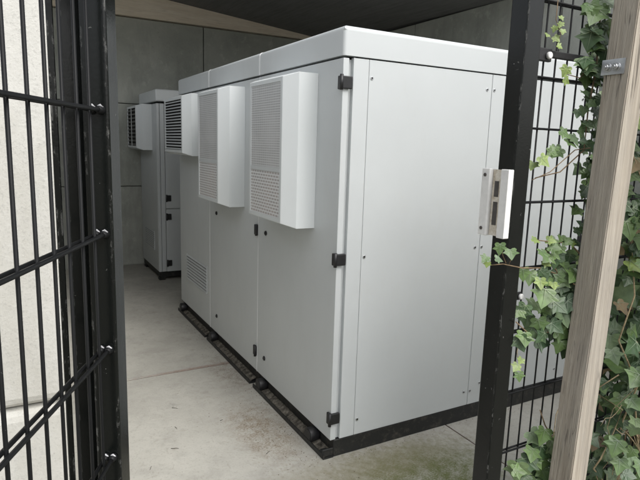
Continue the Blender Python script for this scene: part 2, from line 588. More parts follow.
def hood(root, xw, y0, y1, z0, z1, style, d1=0.108, d2=0.166):
    """filter hood on a door face at x = xw, its cover tapers towards the grille"""
    ins_y, ins_z = 0.066, 0.020
    a, b, c, d = y0, y1, z0, z1
    A, B, C_, D_ = y0 + ins_y, y1 - ins_y, z0 + ins_z, z1 - ins_z
    xs = xw - 0.0005
    m = MB()
    bm = m.bm
    ring = []
    fr = 0.022
    spec = [(xs, a, b, c, d), (xw - d1, a, b, c, d), (xw - d2, A, B, C_, D_), (xw - d2, A + fr, B - fr, C_ + fr, D_ - fr), (xw - d2 + 0.012, A + fr, B - fr, C_ + fr, D_ - fr)]
    for (x, p, q, r, s) in spec:
        ring.append([bm.verts.new(v) for v in ((x, p, r), (x, q, r), (x, q, s), (x, p, s))])
    fs = []
    for i in range(len(ring) - 1):
        for k in range(4):
            l = (k + 1) % 4
            fs.append(bm.faces.new([ring[i][k], ring[i][l], ring[i + 1][l], ring[i + 1][k]]))
    fs.append(bm.faces.new(ring[-1]))
    bmesh.ops.recalc_face_normals(bm, faces=fs)
    es = [e for e in bm.edges if all(any(v in rg for rg in ring[1:3]) for v in e.verts)]
    bmesh.ops.bevel(bm, geom=es, offset=0.003, segments=2, profile=0.5, affect='EDGES')
    h = m.build('filter_hood', CAB2, root)
    g0, g1, h0, h1 = A + fr + 0.001, B - fr - 0.001, C_ + fr + 0.001, D_ - fr - 0.001
    if style == 'perforated':
        zm = h0 + (h1 - h0) * 0.36
        m = MB()
        m.box((xw - d2 + 0.003, g0, zm + 0.012), (xw - d2 + 0.011, g1, h1))
        m.build('grille', PERF, h)
        m = MB()
        m.box((xw - d2 + 0.003, g0, h0), (xw - d2 + 0.011, g1, zm - 0.012))
        m.build('grille', PERF2, h, 'coarser lower grille with the filter showing through')
        m = MB()
        m.box((xw - d2 + 0.001, g0, zm - 0.0115), (xw - d2 + 0.011, g1, zm + 0.0115), 0.001, 1)
        m.build('grille_bar', CAB, h)
    else:
        m = MB()
        m.box((xw - d2 + 0.0085, g0, h0), (xw - d2 + 0.0115, g1, h1))
        m.build('dark_backing', DARK, h)
        m = MB()
        n = 17 if style == 'louvred' else 10
        for i in range(n):
            z = h0 + (h1 - h0) * (i + 0.5) / n
            w = (h1 - h0) / n
            m.prism([(-0.001, -w * 0.34), (-0.0005, -w * 0.30), (0.008, w * 0.12), (0.008, w * 0.04)],
                    lambda u, v, s, z=z: (xw - d2 + 0.0002 + u, g0 if s == 0 else g1, z + v))
        m.build('louvre_slats', CAB if style == 'louvred' else STEEL, h)
        if style == 'louvred_mullion':
            m = MB()
            ym = (g0 + g1) / 2
            m.box((xw - d2 - 0.002, ym - 0.012, h0), (xw - d2 + 0.002, ym + 0.012, h1))
            m.build('mullion', CAB, h)
    return h


def vent(root, x, y0, y1, z0, z1, n):
    m = MB()
    m.mi = 1
    m.box((x - 0.0022, y0, z0), (x - 0.0002, y1, z1))
    m.mi = 0
    w = (z1 - z0) / n
    for i in range(n + 1):
        z = z0 + w * i
        m.prism([(0, -w * 0.20), (-0.009, -w * 0.34), (-0.010, -w * 0.22), (0, w * 0.22)],
                lambda u, v, s, z=z: (x - 0.0023 + u, y0 - 0.008 if s == 0 else y1 + 0.008, z + v))
    for y in (y0 - 0.004, y1 + 0.004):
        m.box((x - 0.0075, y - 0.0042, z0 - 0.01), (x - 0.0003, y + 0.0042, z1 + 0.01), 0.002, 1)
    m.build('louvre_vent', [CAB, DARK], root)


def cabinet(y0, y1, label, first=False, last=False):
    t = thing('equipment_cabinet', (D / 2, (y0 + y1) / 2, 0), label, 'cabinet', GC)
    ya, yb = y0 + (0.0 if first else 0.002), y1 - (0.0 if last else 0.002)
    # carcass, recessed behind doors and panels
    m = MB()
    m.box((0.012, ya + 0.022, ZB + 0.002), (D - 0.012, yb - 0.004, ZL - 0.014))
    m.build('body', CAB, t)
    m = MB()
    m.box((0.02, ya + 0.03, ZL - 0.0138), (D - 0.02, yb - 0.01, ZL + 0.003))
    m.build('lid_gap_shade', SHADOWGAP, t)  # fills the gap under the lid with painted shade
    # lid with rounded shoulders
    m = MB()
    vs = m.box((-0.022, ya - (0.004 if first else 0.0), ZL), (D + 0.022, yb - 0.001, H))
    top = [e for e in m.bm.edges if all(v.co.z > H - 0.001 for v in e.verts)]
    bmesh.ops.bevel(m.bm, geom=top, offset=0.022, segments=5, profile=0.5, affect='EDGES')
    ve = [e for e in m.bm.edges if abs(e.verts[0].co.z - e.verts[1].co.z) > 0.05]
    nearv = [e for e in ve if e.verts[0].co.y < (ya + yb) / 2]
    farv = [e for e in ve if e.verts[0].co.y > (ya + yb) / 2]
    bmesh.ops.bevel(m.bm, geom=nearv, offset=0.016 if first else 0.019, segments=4 if first else 1, profile=0.5, affect='EDGES')
    bmesh.ops.bevel(m.bm, geom=farv, offset=0.004, segments=2, profile=0.5, affect='EDGES')
    for fc in m.bm.faces:
        fc.smooth = False
    m.build('lid', CAB, t)
    # plinth
    m = MB()
    m.box((0.004, ya + 0.003, 0.0), (D - 0.004, yb - 0.001, ZB), 0.003, 1)
    m.build('plinth', PLINTH, t)
    # doors
    dz0, dz1 = ZB + 0.006, ZL - 0.011
    m = MB()
    m.box((-0.02, y0 + 0.0035 if not first else y0, dz0), (0.0115, y1 - 0.0035, dz1), 0.0025 if first else 0.0055, 2)
    dr = m.build('door', CAB, t)
    m = MB()
    m.box((D - 0.0115, y0 + 0.003, dz0), (D + 0.02, y1 - 0.003, dz1), 0.0025, 2)
    dr2 = m.build('door', CAB, t)
    # fork channel along the floor: outer lip, dirty bed, round end caps
    m = MB()
    m.prism([(-0.058, 0.001), (0.003, 0.001), (0.003, 0.010), (-0.051, 0.010), (-0.052, 0.027), (-0.058, 0.027)],
            lambda u, v, s: (u, ya + (0.0 if first else 0.035) if s == 0 else yb - 0.02, v))
    m.build('skid_channel', PLINTH, t)
    m = MB()
    rnd = random.Random(int(y0 * 100) + 3)
    N = 110
    ys0, ys1 = ya + (0.02 if first else 0.05), yb - 0.045
    pr = None
    for i in range(N + 1):
        y = ys0 + (ys1 - ys0) * i / N
        h = 0.016 + 0.005 * rnd.random()
        w = -0.049 + 0.008 * rnd.random()
        row = [m.bm.verts.new(p) for p in ((w, y, 0.0105), (w * 0.6, y, h), (0.0025, y, h + 0.006 + 0.006 * rnd.random()), (0.0025, y, 0.0105))]
        if pr:
            for k in range(3):
                m.bm.faces.new([pr[k], pr[k + 1], row[k + 1], row[k]])
        pr = row
    m.build('channel_grit', DUST, t)
    spots = [yb - 0.095] + ([y0 + 0.185] if first else [])
    for y in spots:
        m = MB()
        m.cyl((0.002, y, 0.047), (-0.053, y, 0.047), 0.041, 30, 0.003)
        m.cyl((-0.0528, y, 0.047), (-0.0555, y, 0.047), 0.034, 26, 0.001)
        m.build('end_cap', BLACKPL, t)
    if first:
        m = MB()
        m.box((-0.060, y0 + 0.004, 0.0105), (0.003, y0 + 0.016, 0.052), 0.002, 1)
        m.box((-0.050, y0 + 0.020, 0.0105), (-0.008, y0 + 0.06, 0.030), 0.004, 1)
        m.build('corner_foot', PLINTH, t)
    return t, dr, dr2


# --- nearest cabinet: its end faces the gate
Y1, Y2, Y3 = 0.985, 1.985, 2.875
c1, d1, d1b = cabinet(0.0, Y1, 'nearest light grey cabinet, its broad screwed end panel facing the open gate', first=True)
z0, z1 = ZB + 0.004, ZL - 0.007
for (xa, xb, nm) in ((0.036, 0.1225, 'corner_post'), (0.1245, 0.9265, 'end_panel'), (0.9295, 1.7125, 'end_panel'), (1.7145, D - 0.014, 'corner_post')):
    m = MB()
    m.box((xa, 0.0, z0), (xb, 0.0218, z1), 0.0014, 1)
    o = m.build(nm, CAB, c1)
    if nm == 'end_panel':
        pts = [(xa + 0.016, 1.927), (xb - 0.034, 1.928), (xa + 0.016, 1.06), (xb - 0.034, 1.06), (xa + 0.016, 0.184), (xb - 0.034, 0.185)] if xa < 0.5 else \
            [(xa + 0.016, 1.929), (xb - 0.02, 1.929), (xa + 0.014, 1.06), (xb - 0.02, 1.06), (xa + 0.012, 0.184), (xb - 0.02, 0.19), (xa + 0.086, 0.22)]
        for (x, z) in pts:
            m = MB()
            screw(m, x, 0.0, z)
            m.build('screw_head', [CHROME, DARK], o)
for z in (1.895, 1.055, 0.22):
    hinge(d1, -0.02, 0.0, z)
for z in (1.056, 0.236):
    quarter_lock(d1, -0.02, 0.86, z)
# hinges of the far side door, as seen through the mesh
for z in (1.895, 1.055, 0.30):
    m = MB()
    m.box((D - 0.034, -0.013, z - 0.028), (D + 0.03, 0.004, z + 0.03), 0.004, 2)
    m.cyl((D + 0.02, -0.009, z - 0.034), (D + 0.02, -0.009, z + 0.036), 0.0085, 12)
    m.build('hinge', BLACKPL, d1b)
hood(c1, -0.02, 0.236, 0.80, 1.180, 1.957, 'perforated')

c2, d2, _ = cabinet(Y1, Y2, 'middle grey cabinet of the row of three, with a tall perforated hood')
for z in (1.895, 1.056, 0.24):
    hinge(d2, -0.02, Y1 + 0.004, z, False)
for z in (1.066, 0.243):
    quarter_lock(d2, -0.02, 1.81, z)
hood(c2, -0.02, 1.228, 1.80, 1.180, 1.965, 'perforated')

c3, d3, _ = cabinet(Y2, Y3, 'far end cabinet of the row, short louvred hood above a low louvre vent', last=True)
PALE = painted_metal('pale_seam_glint', (0.74, 0.75, 0.75), 0.4, 0.02, 0.02)  # pale strips paint in the light caught along lid and door seams
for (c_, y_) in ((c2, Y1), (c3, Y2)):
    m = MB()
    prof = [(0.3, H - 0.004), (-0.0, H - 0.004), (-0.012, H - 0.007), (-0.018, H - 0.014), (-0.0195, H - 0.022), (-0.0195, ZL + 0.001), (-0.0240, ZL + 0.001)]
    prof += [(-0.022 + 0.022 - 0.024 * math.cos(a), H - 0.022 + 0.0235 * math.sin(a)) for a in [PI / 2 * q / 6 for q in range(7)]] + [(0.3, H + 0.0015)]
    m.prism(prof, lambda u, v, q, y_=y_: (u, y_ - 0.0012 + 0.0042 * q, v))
    m.build('lid_seam_glint', PALE, c_)
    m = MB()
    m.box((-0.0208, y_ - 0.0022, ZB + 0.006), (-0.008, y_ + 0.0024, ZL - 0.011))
    m.build('door_seam_glint', PALE, c_)
hood(c3, -0.02, 2.10, 2.80, 1.49, 1.975, 'louvred')
vent(c3, -0.02, 2.06, 2.64, 0.372, 0.586, 8)

# --- separate cabinet at the back
X4, YA, YB = 0.05, 4.08, 4.985
c4 = thing('equipment_cabinet', (0.75, 4.5, 0), 'separate grey cabinet against the back wall with split doors and dark grille', 'cabinet', GC)
W4, H4 = 1.5, 2.16
m = MB()
m.box((X4 + 0.01, YA + 0.022, ZB + 0.002), (W4 - 0.01, YB - 0.004, ZL - 0.014))
m.build('body', CAB, c4)
m = MB()
m.box((X4 + 0.03, YA + 0.03, ZL - 0.0138), (W4 - 0.03, YB - 0.02, ZL + 0.003))
m.build('lid_gap_shade', SHADOWGAP, c4)  # painted shade in the gap under the back cabinet's lid
m = MB()
m.box((X4 - 0.006, YA - 0.008, ZL + 0.012), (W4, YB, H4), 0.016, 4)
m.build('lid', CAB2, c4)
m = MB()
m.box((X4 + 0.012, YA + 0.02, 0.03), (W4 - 0.004, YB - 0.002, ZB), 0.003, 1)
m.box((X4 + 0.002, YA + 0.01, 0.0), (X4 + 0.07, YA + 0.08, 0.0295), 0.003, 1)
m.box((X4 + 0.002, YB - 0.15, 0.0), (X4 + 0.07, YB - 0.06, 0.0295), 0.003, 1)
m.box((X4 + 0.06, YA + 0.16, 0.0), (W4 - 0.2, YB - 0.1, 0.0295))
m.build('plinth', PLINTH, c4)
m = MB()
m.box((X4, YA + 0.03, ZB + 0.006), (X4 + 0.0098, YB - 0.003, ZL - 0.011), 0.002, 1)
sp = m.build('side_panel', CAB, c4)
m = MB()
m.box((X4 + 0.0005, YA, ZB + 0.006), (X4 + 0.030, YA + 0.0215, ZL - 0.011), 0.002, 1)
m.box((X4 + 0.036, YA + 0.004, ZB + 0.006), (X4 + 0.083, YA + 0.0215, ZL - 0.011), 0.002, 1)
m.build('corner_post', CAB, c4)
for (za, zb, hz) in ((0.837, ZL - 0.011, (1.958, 0.955)), (ZB + 0.006, 0.830, (0.742, 0.20))):
    m = MB()
    m.box((X4 + 0.088, YA - 0.004, za), (0.86, YA + 0.0215, zb), 0.002, 1)
    dr = m.build('door', CAB, c4)
    for z in hz:
        m = MB()
        m.box((X4 + 0.088, YA - 0.018, z - 0.034), (X4 + 0.145, YA - 0.0042, z + 0.034), 0.003, 1)
        m.cyl((X4 + 0.094, YA - 0.014, z - 0.04), (X4 + 0.094, YA - 0.014, z + 0.04), 0.009, 10)
        m.build('hinge', BLACKPL, dr)
m = MB()
m.box((0.865, YA - 0.004, ZB + 0.006), (W4 - 0.01, YA + 0.0215, ZL - 0.011), 0.002, 1)
m.build('end_panel', CAB, c4)
hood(c4, X4, 4.31, 4.965, 1.49, 2.005, 'louvred_mullion')
vent(c4, X4, 4.29, 4.79, 0.335, 0.54, 9)

# ------------------------------------------------------------------ posts, gate leaf, mesh fence
# fixed hinge post on the left
t = thing('hinge_post', (-1.275, -1.19, -0.06), 'slim black steel post behind the open gate leaf, in front of the pale block wall', 'post')
m = MB()
m.box((-1.302, -1.215, -0.06), (-1.262, -1.175, 2.25), 0.004, 2)
m.build('post_tube', STEEL, t)
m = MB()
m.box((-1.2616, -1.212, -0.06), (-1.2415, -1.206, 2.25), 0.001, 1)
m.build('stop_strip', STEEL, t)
m = MB()
m.box((-1.3195, -1.200, -0.06), (-1.3085, -1.192, 2.25), 0.0015, 1)
m.box((-1.3084, -1.196, 0.25), (-1.3021, -1.192, 0.30))
m.box((-1.3084, -1.196, 2.0), (-1.3021, -1.192, 2.05))
m.build('shade_strip', STEEL, t)  # added dark strip standing for the shade beside the block wall edge
tag_b = MB()
tag_b.box((-1.2665, -0.775, 0.0), (-1.2565, -0.765, 2.6), 0.002, 1)
tag(tag_b.build('timber_batten', BATTEN), 'thin pale upright batten between the block wall edge and black steel post', 'batten')

# open gate leaf: tube frame, double wire mesh, swung out towards the viewer
la = R(26.9)
ld = Vector((-math.sin(la), -math.cos(la), 0))      # from the hinge side towards the viewer
ln = Vector((math.cos(la), -math.sin(la), 0))       # right-hand face of the leaf
P0 = Vector((-1.2545, -1.29, 0))


def LP(t_, n_, z):
    return P0 + ld * t_ + ln * n_ + Vector((0, 0, z))


t = thing('mesh_gate', tuple(P0), 'open black mesh gate leaf of double wires swung towards the viewer on the left', 'gate')


def leaf_box(m, ta, tb, na, nb_, za, zb, bev=0.004):
    m2 = bmesh.new()
    co = []
    vs = [m2.verts.new(LP(a, b, c)) for a in (ta, tb) for b in (na, nb_) for c in (za, zb)]
    for q in ((0, 1, 3, 2), (4, 6, 7, 5), (0, 4, 5, 1), (2, 3, 7, 6), (0, 2, 6, 4), (1, 5, 7, 3)):
        m2.faces.new([vs[i] for i in q])
    bmesh.ops.recalc_face_normals(m2, faces=m2.faces[:])
    bmesh.ops.bevel(m2, geom=m2.edges[:], offset=bev, segments=2, profile=0.5, affect='EDGES')
    me = bpy.data.meshes.new('tmp')
    m2.to_mesh(me)
    m2.free()
    m.bm.from_mesh(me)
    bpy.data.meshes.remove(me)


m = MB()
leaf_box(m, -0.052, 0.0, -0.027, 0.016, 0.05, 2.15)
m.build('hinge_stile', STEEL, t)
m = MB()
leaf_box(m, 1.0, 1.05, -0.022, 0.018, 0.05, 2.15)
m.build('lock_stile', STEEL, t)
for za in (0.05, 2.11):
    m = MB()
    leaf_box(m, 0.0005, 0.9995, -0.020, 0.016, za, za + 0.04)
    m.build('frame_rail', STEEL, t)
m = MB()
tv = 0.030
while tv < 0.99:
    m.tube([LP(tv, -0.0035, 0.0895), LP(tv, -0.0035, 2.1105)], 0.0027, 8)
    tv += 0.05
m.build('upright_wires', WIRE, t)
bars = [0.028 + 0.2025 * i for i in range(1, 11)]
for z in [1.652 - 0.2035 * k for k in range(-2, 8)]:
    m = MB()
    for n_ in (-0.0100, 0.0030):
        m.tube([LP(-0.006, n_, z), LP(0.9995, n_, z)], 0.0034, 10)
    w = m.build('cross_wires', WIRE, t)
    m = MB()
    rnd = random.Random(int(z * 1000))
    for n_ in (-0.0100, 0.0030):
        q = LP(0.0012, n_, z)
        m.mi = 0
        m.tube([q + ld * -0.003, q + ld * 0.001, q + ld * 0.006, q + ld * 0.011], [0.0085, 0.0078, 0.006, 0.0042], 10)
        m.mi = 1
        q2 = q + Vector((0, 0, 0.0062)) + ld * 0.004 + ln * 0.001
        m.tube([q2 - ln * 0.004, q2 + Vector((0, 0, .0012)), q2 + ln * 0.005 - Vector((0, 0, 0.002))], [0.0008, 0.0020, 0.0008], 8)
    m.build('weld_joint', [WIRE, WHITEBLOB], w)

# gate post with strike plate
GX, GY = -0.19, -1.20
t = thing('gate_post', (GX + 0.03, GY + 0.03, -0.06), 'square black steel gate post carrying a white strike plate', 'post')
m = MB()
m.box((GX, GY, -0.06), (GX + 0.06, GY + 0.06, 2.20), 0.0045, 3)
m.build('post_tube', STEEL, t)
m = MB()
m.box((GX - 0.002, GY - 0.002, 2.2005), (GX + 0.062, GY + 0.062, 2.212), 0.003, 2)
m.build('post_cap', BLACKPL, t)
m = MB()
zs0, zs1 = 1.366, 1.556
# profile in plan (x, y): two white flanges and a recessed channel
xp = GX - 0.0005
m.prism([(xp, GY + 0.000), (xp - 0.020, GY + 0.000), (xp - 0.020, GY + 0.026), (xp - 0.017, GY + 0.0285), (xp - 0.008, GY + 0.031), (xp, GY + 0.031)],
        lambda u, v, s: (u, v, zs0 if s == 0 else zs1))
m.prism([(xp, GY + 0.068), (xp - 0.014, GY + 0.067), (xp - 0.018, GY + 0.071), (xp - 0.018, GY + 0.098), (xp - 0.014, GY + 0.101), (xp, GY + 0.101)],
        lambda u, v, s: (u, v, zs0 if s == 0 else zs1))
bmesh.ops.bevel(m.bm, geom=[e for e in m.bm.edges if abs(e.verts[0].co.z - e.verts[1].co.z) < 1e-5], offset=0.0015, segments=1, affect='EDGES')
sp = m.build('strike_plate', CREAM, t)
m = MB()
m.box((xp - 0.0075, GY + 0.0312, zs0 + 0.002), (xp, GY + 0.0658, zs1 - 0.002))
m.build('lock_recess', GRIME, sp)
SLOTM = plain('slot_steel', (0.09, 0.085, 0.08), 0.6, 0.3, 0.3)
for (za, zb) in ((1.478, 1.522), (1.398, 1.464)):
    m = MB()
    m.box((xp - 0.0085, GY + 0.042, za), (xp - 0.0073, GY + 0.058, zb), 0.0005, 1)
    m.build('bolt_slot', SLOTM, sp)
RUSTY = plain('rusty_screw', (0.10, 0.09, 0.085), 0.5, 0.5, 0.6)
for z in (1.538, 1.386):
    m = MB()
    m.cyl((xp - 0.0182, GY + 0.086, z), (xp - 0.0205, GY + 0.086, z), 0.0052, 12, 0.0008)
    m.build('screw_head', RUSTY, sp)

# mesh fence right of the post
FY = -1.140
t = thing('mesh_fence', (0.6, FY, -0.06), 'black wire mesh fence panel overgrown with ivy, running behind the wooden post', 'fence')
m = MB()
x = -0.1475 + 0.003
k = 0
while x < 1.85:
    m.tube([(x, FY, 0.02), (x, FY, 2.06)], 0.0027, 6)
    x += 0.0502
m.build('upright_wires', WIRE, t)
m = MB()
for z in (0.05, 0.255, 0.455, 0.66, 0.86, 1.06, 1.258, 1.458, 1.672, 1.815, 2.02):
    for dy in (-0.0062, 0.0062):
        m.tube([(-0.1485, FY + dy, z), (1.85, FY + dy, z)], 0.0034, 6)
m.build('cross_wires', WIRE, t)
m = MB()
m.box((-0.1275, FY - 0.020, 1.856), (-0.035, FY - 0.008, 1.892), 0.003, 2)
m.box((-0.034, FY - 0.0195, 1.868), (0.19, FY - 0.0085, 1.888), 0.003, 2)
cl = m.build('clamp_bar', BLACKPL, t)
m = MB()
m.cyl((-0.052, FY - 0.0201, 1.872), (-0.052, FY - 0.030, 1.872), 0.010, 14, 0.003)
m.build('bolt', CREAM, cl)
m = MB()
m.box((-0.1275, FY - 0.018, 1.166), (-0.060, FY - 0.008, 1.190), 0.003, 2)
cl = m.build('clamp_bar', BLACKPL, t)
m = MB()
m.cyl((-0.072, FY - 0.0181, 1.178), (-0.072, FY - 0.027, 1.178), 0.009, 14, 0.003)
m.build('bolt', CREAM, cl)

# leaning wooden post with bolted plate
t = thing('wooden_post', (0.07, -1.262, -0.06), 'weathered square timber post with a bolted metal plate, leaning slightly', 'post')
m = MB()


def wx(z):
    return 0.118 - 0.0395 * (2.0 - z)


za, zb = -0.06, 2.3
bev = 0.004
sec = []
w = 0.0775
m = MB()
vs = []
for z in (za, zb):
    for (dx, dy) in ((0, 0), (w, 0), (w, w), (0, w)):
        vs.append(m.bm.verts.new((wx(z) + dx, -1.30 + dy, z)))
for q in ((3, 2, 1, 0), (4, 5, 6, 7), (0, 1, 5, 4), (1, 2, 6, 5), (2, 3, 7, 6), (3, 0, 4, 7)):
    m.bm.faces.new([vs[i] for i in q])
bmesh.ops.bevel(m.bm, geom=m.bm.edges[:], offset=0.003, segments=2, affect='EDGES')
m.build('timber', WOODP, t)
m = MB()
xq = wx(1.846) - 0.0008
m.prism([(-1.286, 1.826), (-1.217, 1.826), (-1.217, 1.868), (-1.286, 1.868)], lambda u, v, s: (xq - 0.004 * s + 0.0395 * (v - 1.846), u, v))
pl = m.build('fixing_plate', CHROME, t)
for y in (-1.235, -1.262):
    m = MB()
    m.cyl((xq - 0.0041, y, 1.846), (xq - 0.006, y, 1.846), 0.0125, 18, 0.0008)
    m.cyl((xq - 0.006, y, 1.846), (xq - 0.015, y, 1.846), 0.0088, 6)
    m.cyl((xq - 0.015, y, 1.846), (xq - 0.019, y, 1.846), 0.005, 10, 0.001)
    m.build('nut', CHROME, pl)

# ------------------------------------------------------------------ ivy
HALF = [(0.0, 0.06), (0.16, -0.05), (0.34, -0.06), (0.47, 0.05), (0.44, 0.15), (0.40, 0.24), (0.50, 0.31), (0.64, 0.43), (0.50, 0.47), (0.36, 0.51), (0.27, 0.62), (0.17, 0.78), (0.0, 1.0)]
OUT = HALF + [(-x, y) for (x, y) in HALF[-2:0:-1]]
VE = [((0, 0.08), (0, 0.93)), ((0, 0.08), (0.56, 0.41)), ((0, 0.08), (-0.56, 0.41)), ((0, 0.08), (0.38, 0.03)), ((0, 0.08), (-0.38, 0.03))]


def leaf(bm, base, tipdir, normal, size, mat, rnd, veins=True):
    nz = normal.normalized()
    ty = (tipdir - nz * tipdir.dot(nz)).normalized()
    tx = ty.cross(nz).normalized()
    cup = rnd.uniform(-0.10, 0.22)
    droop = rnd.uniform(0.0, 0.35)
    wsc = rnd.uniform(0.85, 1.15)

    def P(x, y, h=0.0):
        z = cup * abs(x) * 1.1 - droop * y * y * 0.5 + h
        return base + size * (tx * (x * wsc) + ty * y + nz * z)
    c = bm.verts.new(P(0, 0.32, 0.01))
    mid = [bm.verts.new(P(x * 0.5, 0.32 + (y - 0.32) * 0.5, 0.025 * math.sin(i * 1.7))) for i, (x, y) in enumerate(OUT)]
    vo = [bm.verts.new(P(x, y, rnd.uniform(-0.02, 0.02))) for (x, y) in OUT]
    n = len(vo)
    for i in range(n):
        j = (i + 1) % n
        for q in ((c, mid[j], mid[i]), (mid[i], mid[j], vo[j], vo[i])):
            f = bm.faces.new(q)
            f.material_index = mat
            f.smooth = True
    if veins:
        for (a, b) in VE:
            d = Vector((b[0] - a[0], b[1] - a[1]))
            s = Vector((-d.y, d.x)).normalized() * 0.016
            N = 3
            for k in range(N):
                t0, t1 = k / N, (k + 1) / N
                p0 = (a[0] + d.x * t0, a[1] + d.y * t0)
                p1 = (a[0] + d.x * t1, a[1] + d.y * t1)
                w0, w1 = 1 - t0 * 0.9, 1 - t1 * 0.9
                f = bm.faces.new([bm.verts.new(P(p0[0] + s.x * w0, p0[1] + s.y * w0, 0.040)), bm.verts.new(P(p0[0] - s.x * w0, p0[1] - s.y * w0, 0.040)),
                                  bm.verts.new(P(p1[0] - s.x * w1, p1[1] - s.y * w1, 0.040)), bm.verts.new(P(p1[0] + s.x * w1, p1[1] + s.y * w1, 0.040))])
                f.material_index = 4


def face_dir(rnd, wild=0.5):
    return Vector((-0.45 + rnd.uniform(-wild, wild), -0.75 + rnd.uniform(-wild, wild) * 0.5, 0.55 + rnd.uniform(-wild, wild)))


def tip_dir(rnd):
    return Vector((rnd.uniform(-0.8, 0.8), rnd.uniform(-0.3, 0.1), -0.9 + rnd.uniform(-0.2, 0.7)))


def flat_leaf(bm, base, tipdir, normal, size, mat, rnd):
    nz = normal.normalized()
    ty = (tipdir - nz * tipdir.dot(nz)).normalized()
    tx = ty.cross(nz).normalized()
    c = bm.verts.new(base + size * ty * 0.3)
    vo = [bm.verts.new(base + size * (tx * x + ty * y + nz * (-0.15 * abs(x) + rnd.uniform(-0.03, 0.03)))) for (x, y) in OUT]
    for i in range(len(vo)):
        f = bm.faces.new((c, vo[(i + 1) % len(vo)], vo[i]))
        f.material_index = mat
        f.smooth = True


def ivy(name, label, stems, leaves, loc, group=None, seed=1, deep=()):
    """stems: [(points, radius, material)], leaves: [(point, size, material index)]"""
    rnd = random.Random(seed)
    t = thing(name, loc, label, 'ivy', group)
    m = MB()
    for (p, s, mt) in leaves:
        p = Vector(p)
        leaf(m.bm, p, tip_dir(rnd), face_dir(rnd), s, mt, rnd, s > 0.024)
    for (p, s, mt) in deep:
        flat_leaf(m.bm, Vector(p), tip_dir(rnd), face_dir(rnd, 0.7), s, mt, rnd)
    m.build('foliage', LEAF, t)
    if len(stems) < 12:
        for (pts, r, mt) in stems:
            m = MB()
            m.tube(pts, [r * (1 - 0.5 * i / len(pts)) for i in range(len(pts))], 6)
            m.build('vine_stem', [STEM, DRYSTEM][mt], t)
    else:
        m = MB()
        for (pts, r, mt) in stems:
            m.mi = mt
            m.tube(pts, [r * (1 - 0.5 * i / len(pts)) for i in range(len(pts))], 6)
        m.build('tangled_stems', [STEM, DRYSTEM], t)['kind'] = 'stuff'
    return t


def path(p, q, n, wob, rnd):
    p, q = Vector(p), Vector(q)
    return [p.lerp(q, i / (n - 1)) + Vector((rnd.uniform(-wob, wob), rnd.uniform(-wob, wob) * 0.5, rnd.uniform(-wob, wob))) * (0 if i in (0,) else 1) for i in range(n)]


def clump(rnd, x0, x1, z0, z1, n, s0, s1, mats, y0=-1.205, y1=-1.155):
    out = []
    for i in range(n):
        out.append(((rnd.uniform(x0, x1), rnd.uniform(y0, y1), rnd.uniform(z0, z1)), rnd.uniform(s0, s1), rnd.choice(mats)))
    return out


# camera constants are real-world numbers; at() only turns a spot on the fence plane into metres
CAMP = Vector((-1.38316, -2.26447, 1.60688))
CR, CU, CF = Vector((0.874725, -0.483703, 0.029797)), Vector((0.056395, 0.162667, 0.985068)), Vector((0.481327, 0.859983, -0.169566))
FPX = 552.265


def at(px, py, y):
    d = CF + CR * ((px - 320) / FPX) - CU * ((py - 240) / FPX)
    k = (y - CAMP.y) / d.y
    return CAMP + d * k


r1 = random.Random(21)
# 1: thin strand climbing across the mesh beside the wooden post
L, ST = [], []
YI = -1.165
strand = [(600, 20), (596, 70), (588, 110), (584, 150), (560, 172), (535, 178)]
ST.append(([at(px, py, YI) for px, py in strand], 0.0028, 0))
ST.append(([at(px, py, YI) for px, py in ((592, 62), (580, 78), (566, 74))], 0.0018, 0))
ST.append(([at(px, py, YI - 0.01) for px, py in ((590, 148), (575, 150), (550, 172), (532, 180))], 0.0018, 0))
for (px, py, s, mt) in ((568, 66, .036, 3), (564, 78, .03, 3), (586, 60, .052, 0), (592, 68, .05, 0), (581, 58, .045, 1), (600, 40, .058, 1), (592, 30, .060, 0), (604, 22, .06, 2), (598, 8, .07, 1), (590, 2, .06, 1), (606, 52, .06, 1), (604, 66, .06, 0),
                        (583, 91, .03, 0), (584, 106, .034, 1), (588, 102, .03, 1), (578, 110, .028, 0), (592, 120, .045, 1), (583, 122, .04, 1), (595, 130, .04, 0), (600, 112, .04, 0), (602, 96, .035, 0),
                        (560, 130, .042, 1), (566, 138, .045, 1), (572, 134, .045, 2), (556, 146, .03, 1), (562, 148, .04, 1), (540, 156, .042, 3), (547, 152, .036, 1), (534, 162, .03, 3), (553, 150, .03, 1),
                        (578, 130, .04, 1), (590, 168, .05, 0), (586, 185, .07, 0), (594, 190, .06, 0), (600, 150, .05, 0), (556, 26, .02, 3), (560, 16, .018, 3), (554, 36, .024, 3), (562, 22, .02, 3), (557, 45, .02, 3), (563, 29, .018, 3), (548, 34, .018, 3)):
    L.append((at(px, py, YI - r1.uniform(0.0, 0.02)), s, mt))
ST.append(([at(px, py, YI) for px, py in ((558, 0), (556, 20), (561, 34), (556, 48))], 0.0012, 0))
for i in range(34):
    py = r1.uniform(-6, 75)
    L.append((at(r1.uniform(588 - py * 0.05, 612 - py * 0.1), py, YI + r1.uniform(-0.02, 0.03)), r1.choice((.034, .042, .05, .056)), r1.choice((0, 0, 1, 1, 2))))
for i in range(30):
    py = r1.uniform(75, 215)
    L.append((at(r1.gauss(594 - (py - 75) * 0.06, 5), py, YI + r1.uniform(-0.015, 0.03)), r1.choice((.026, .034, .042)), r1.choice((0, 0, 1, 1, 2))))
ivy('ivy_plant', 'thin ivy strand with yellow-green young leaves trailing over the upper fence mesh', ST, L, tuple(at(590, 100, YI)), seed=3)

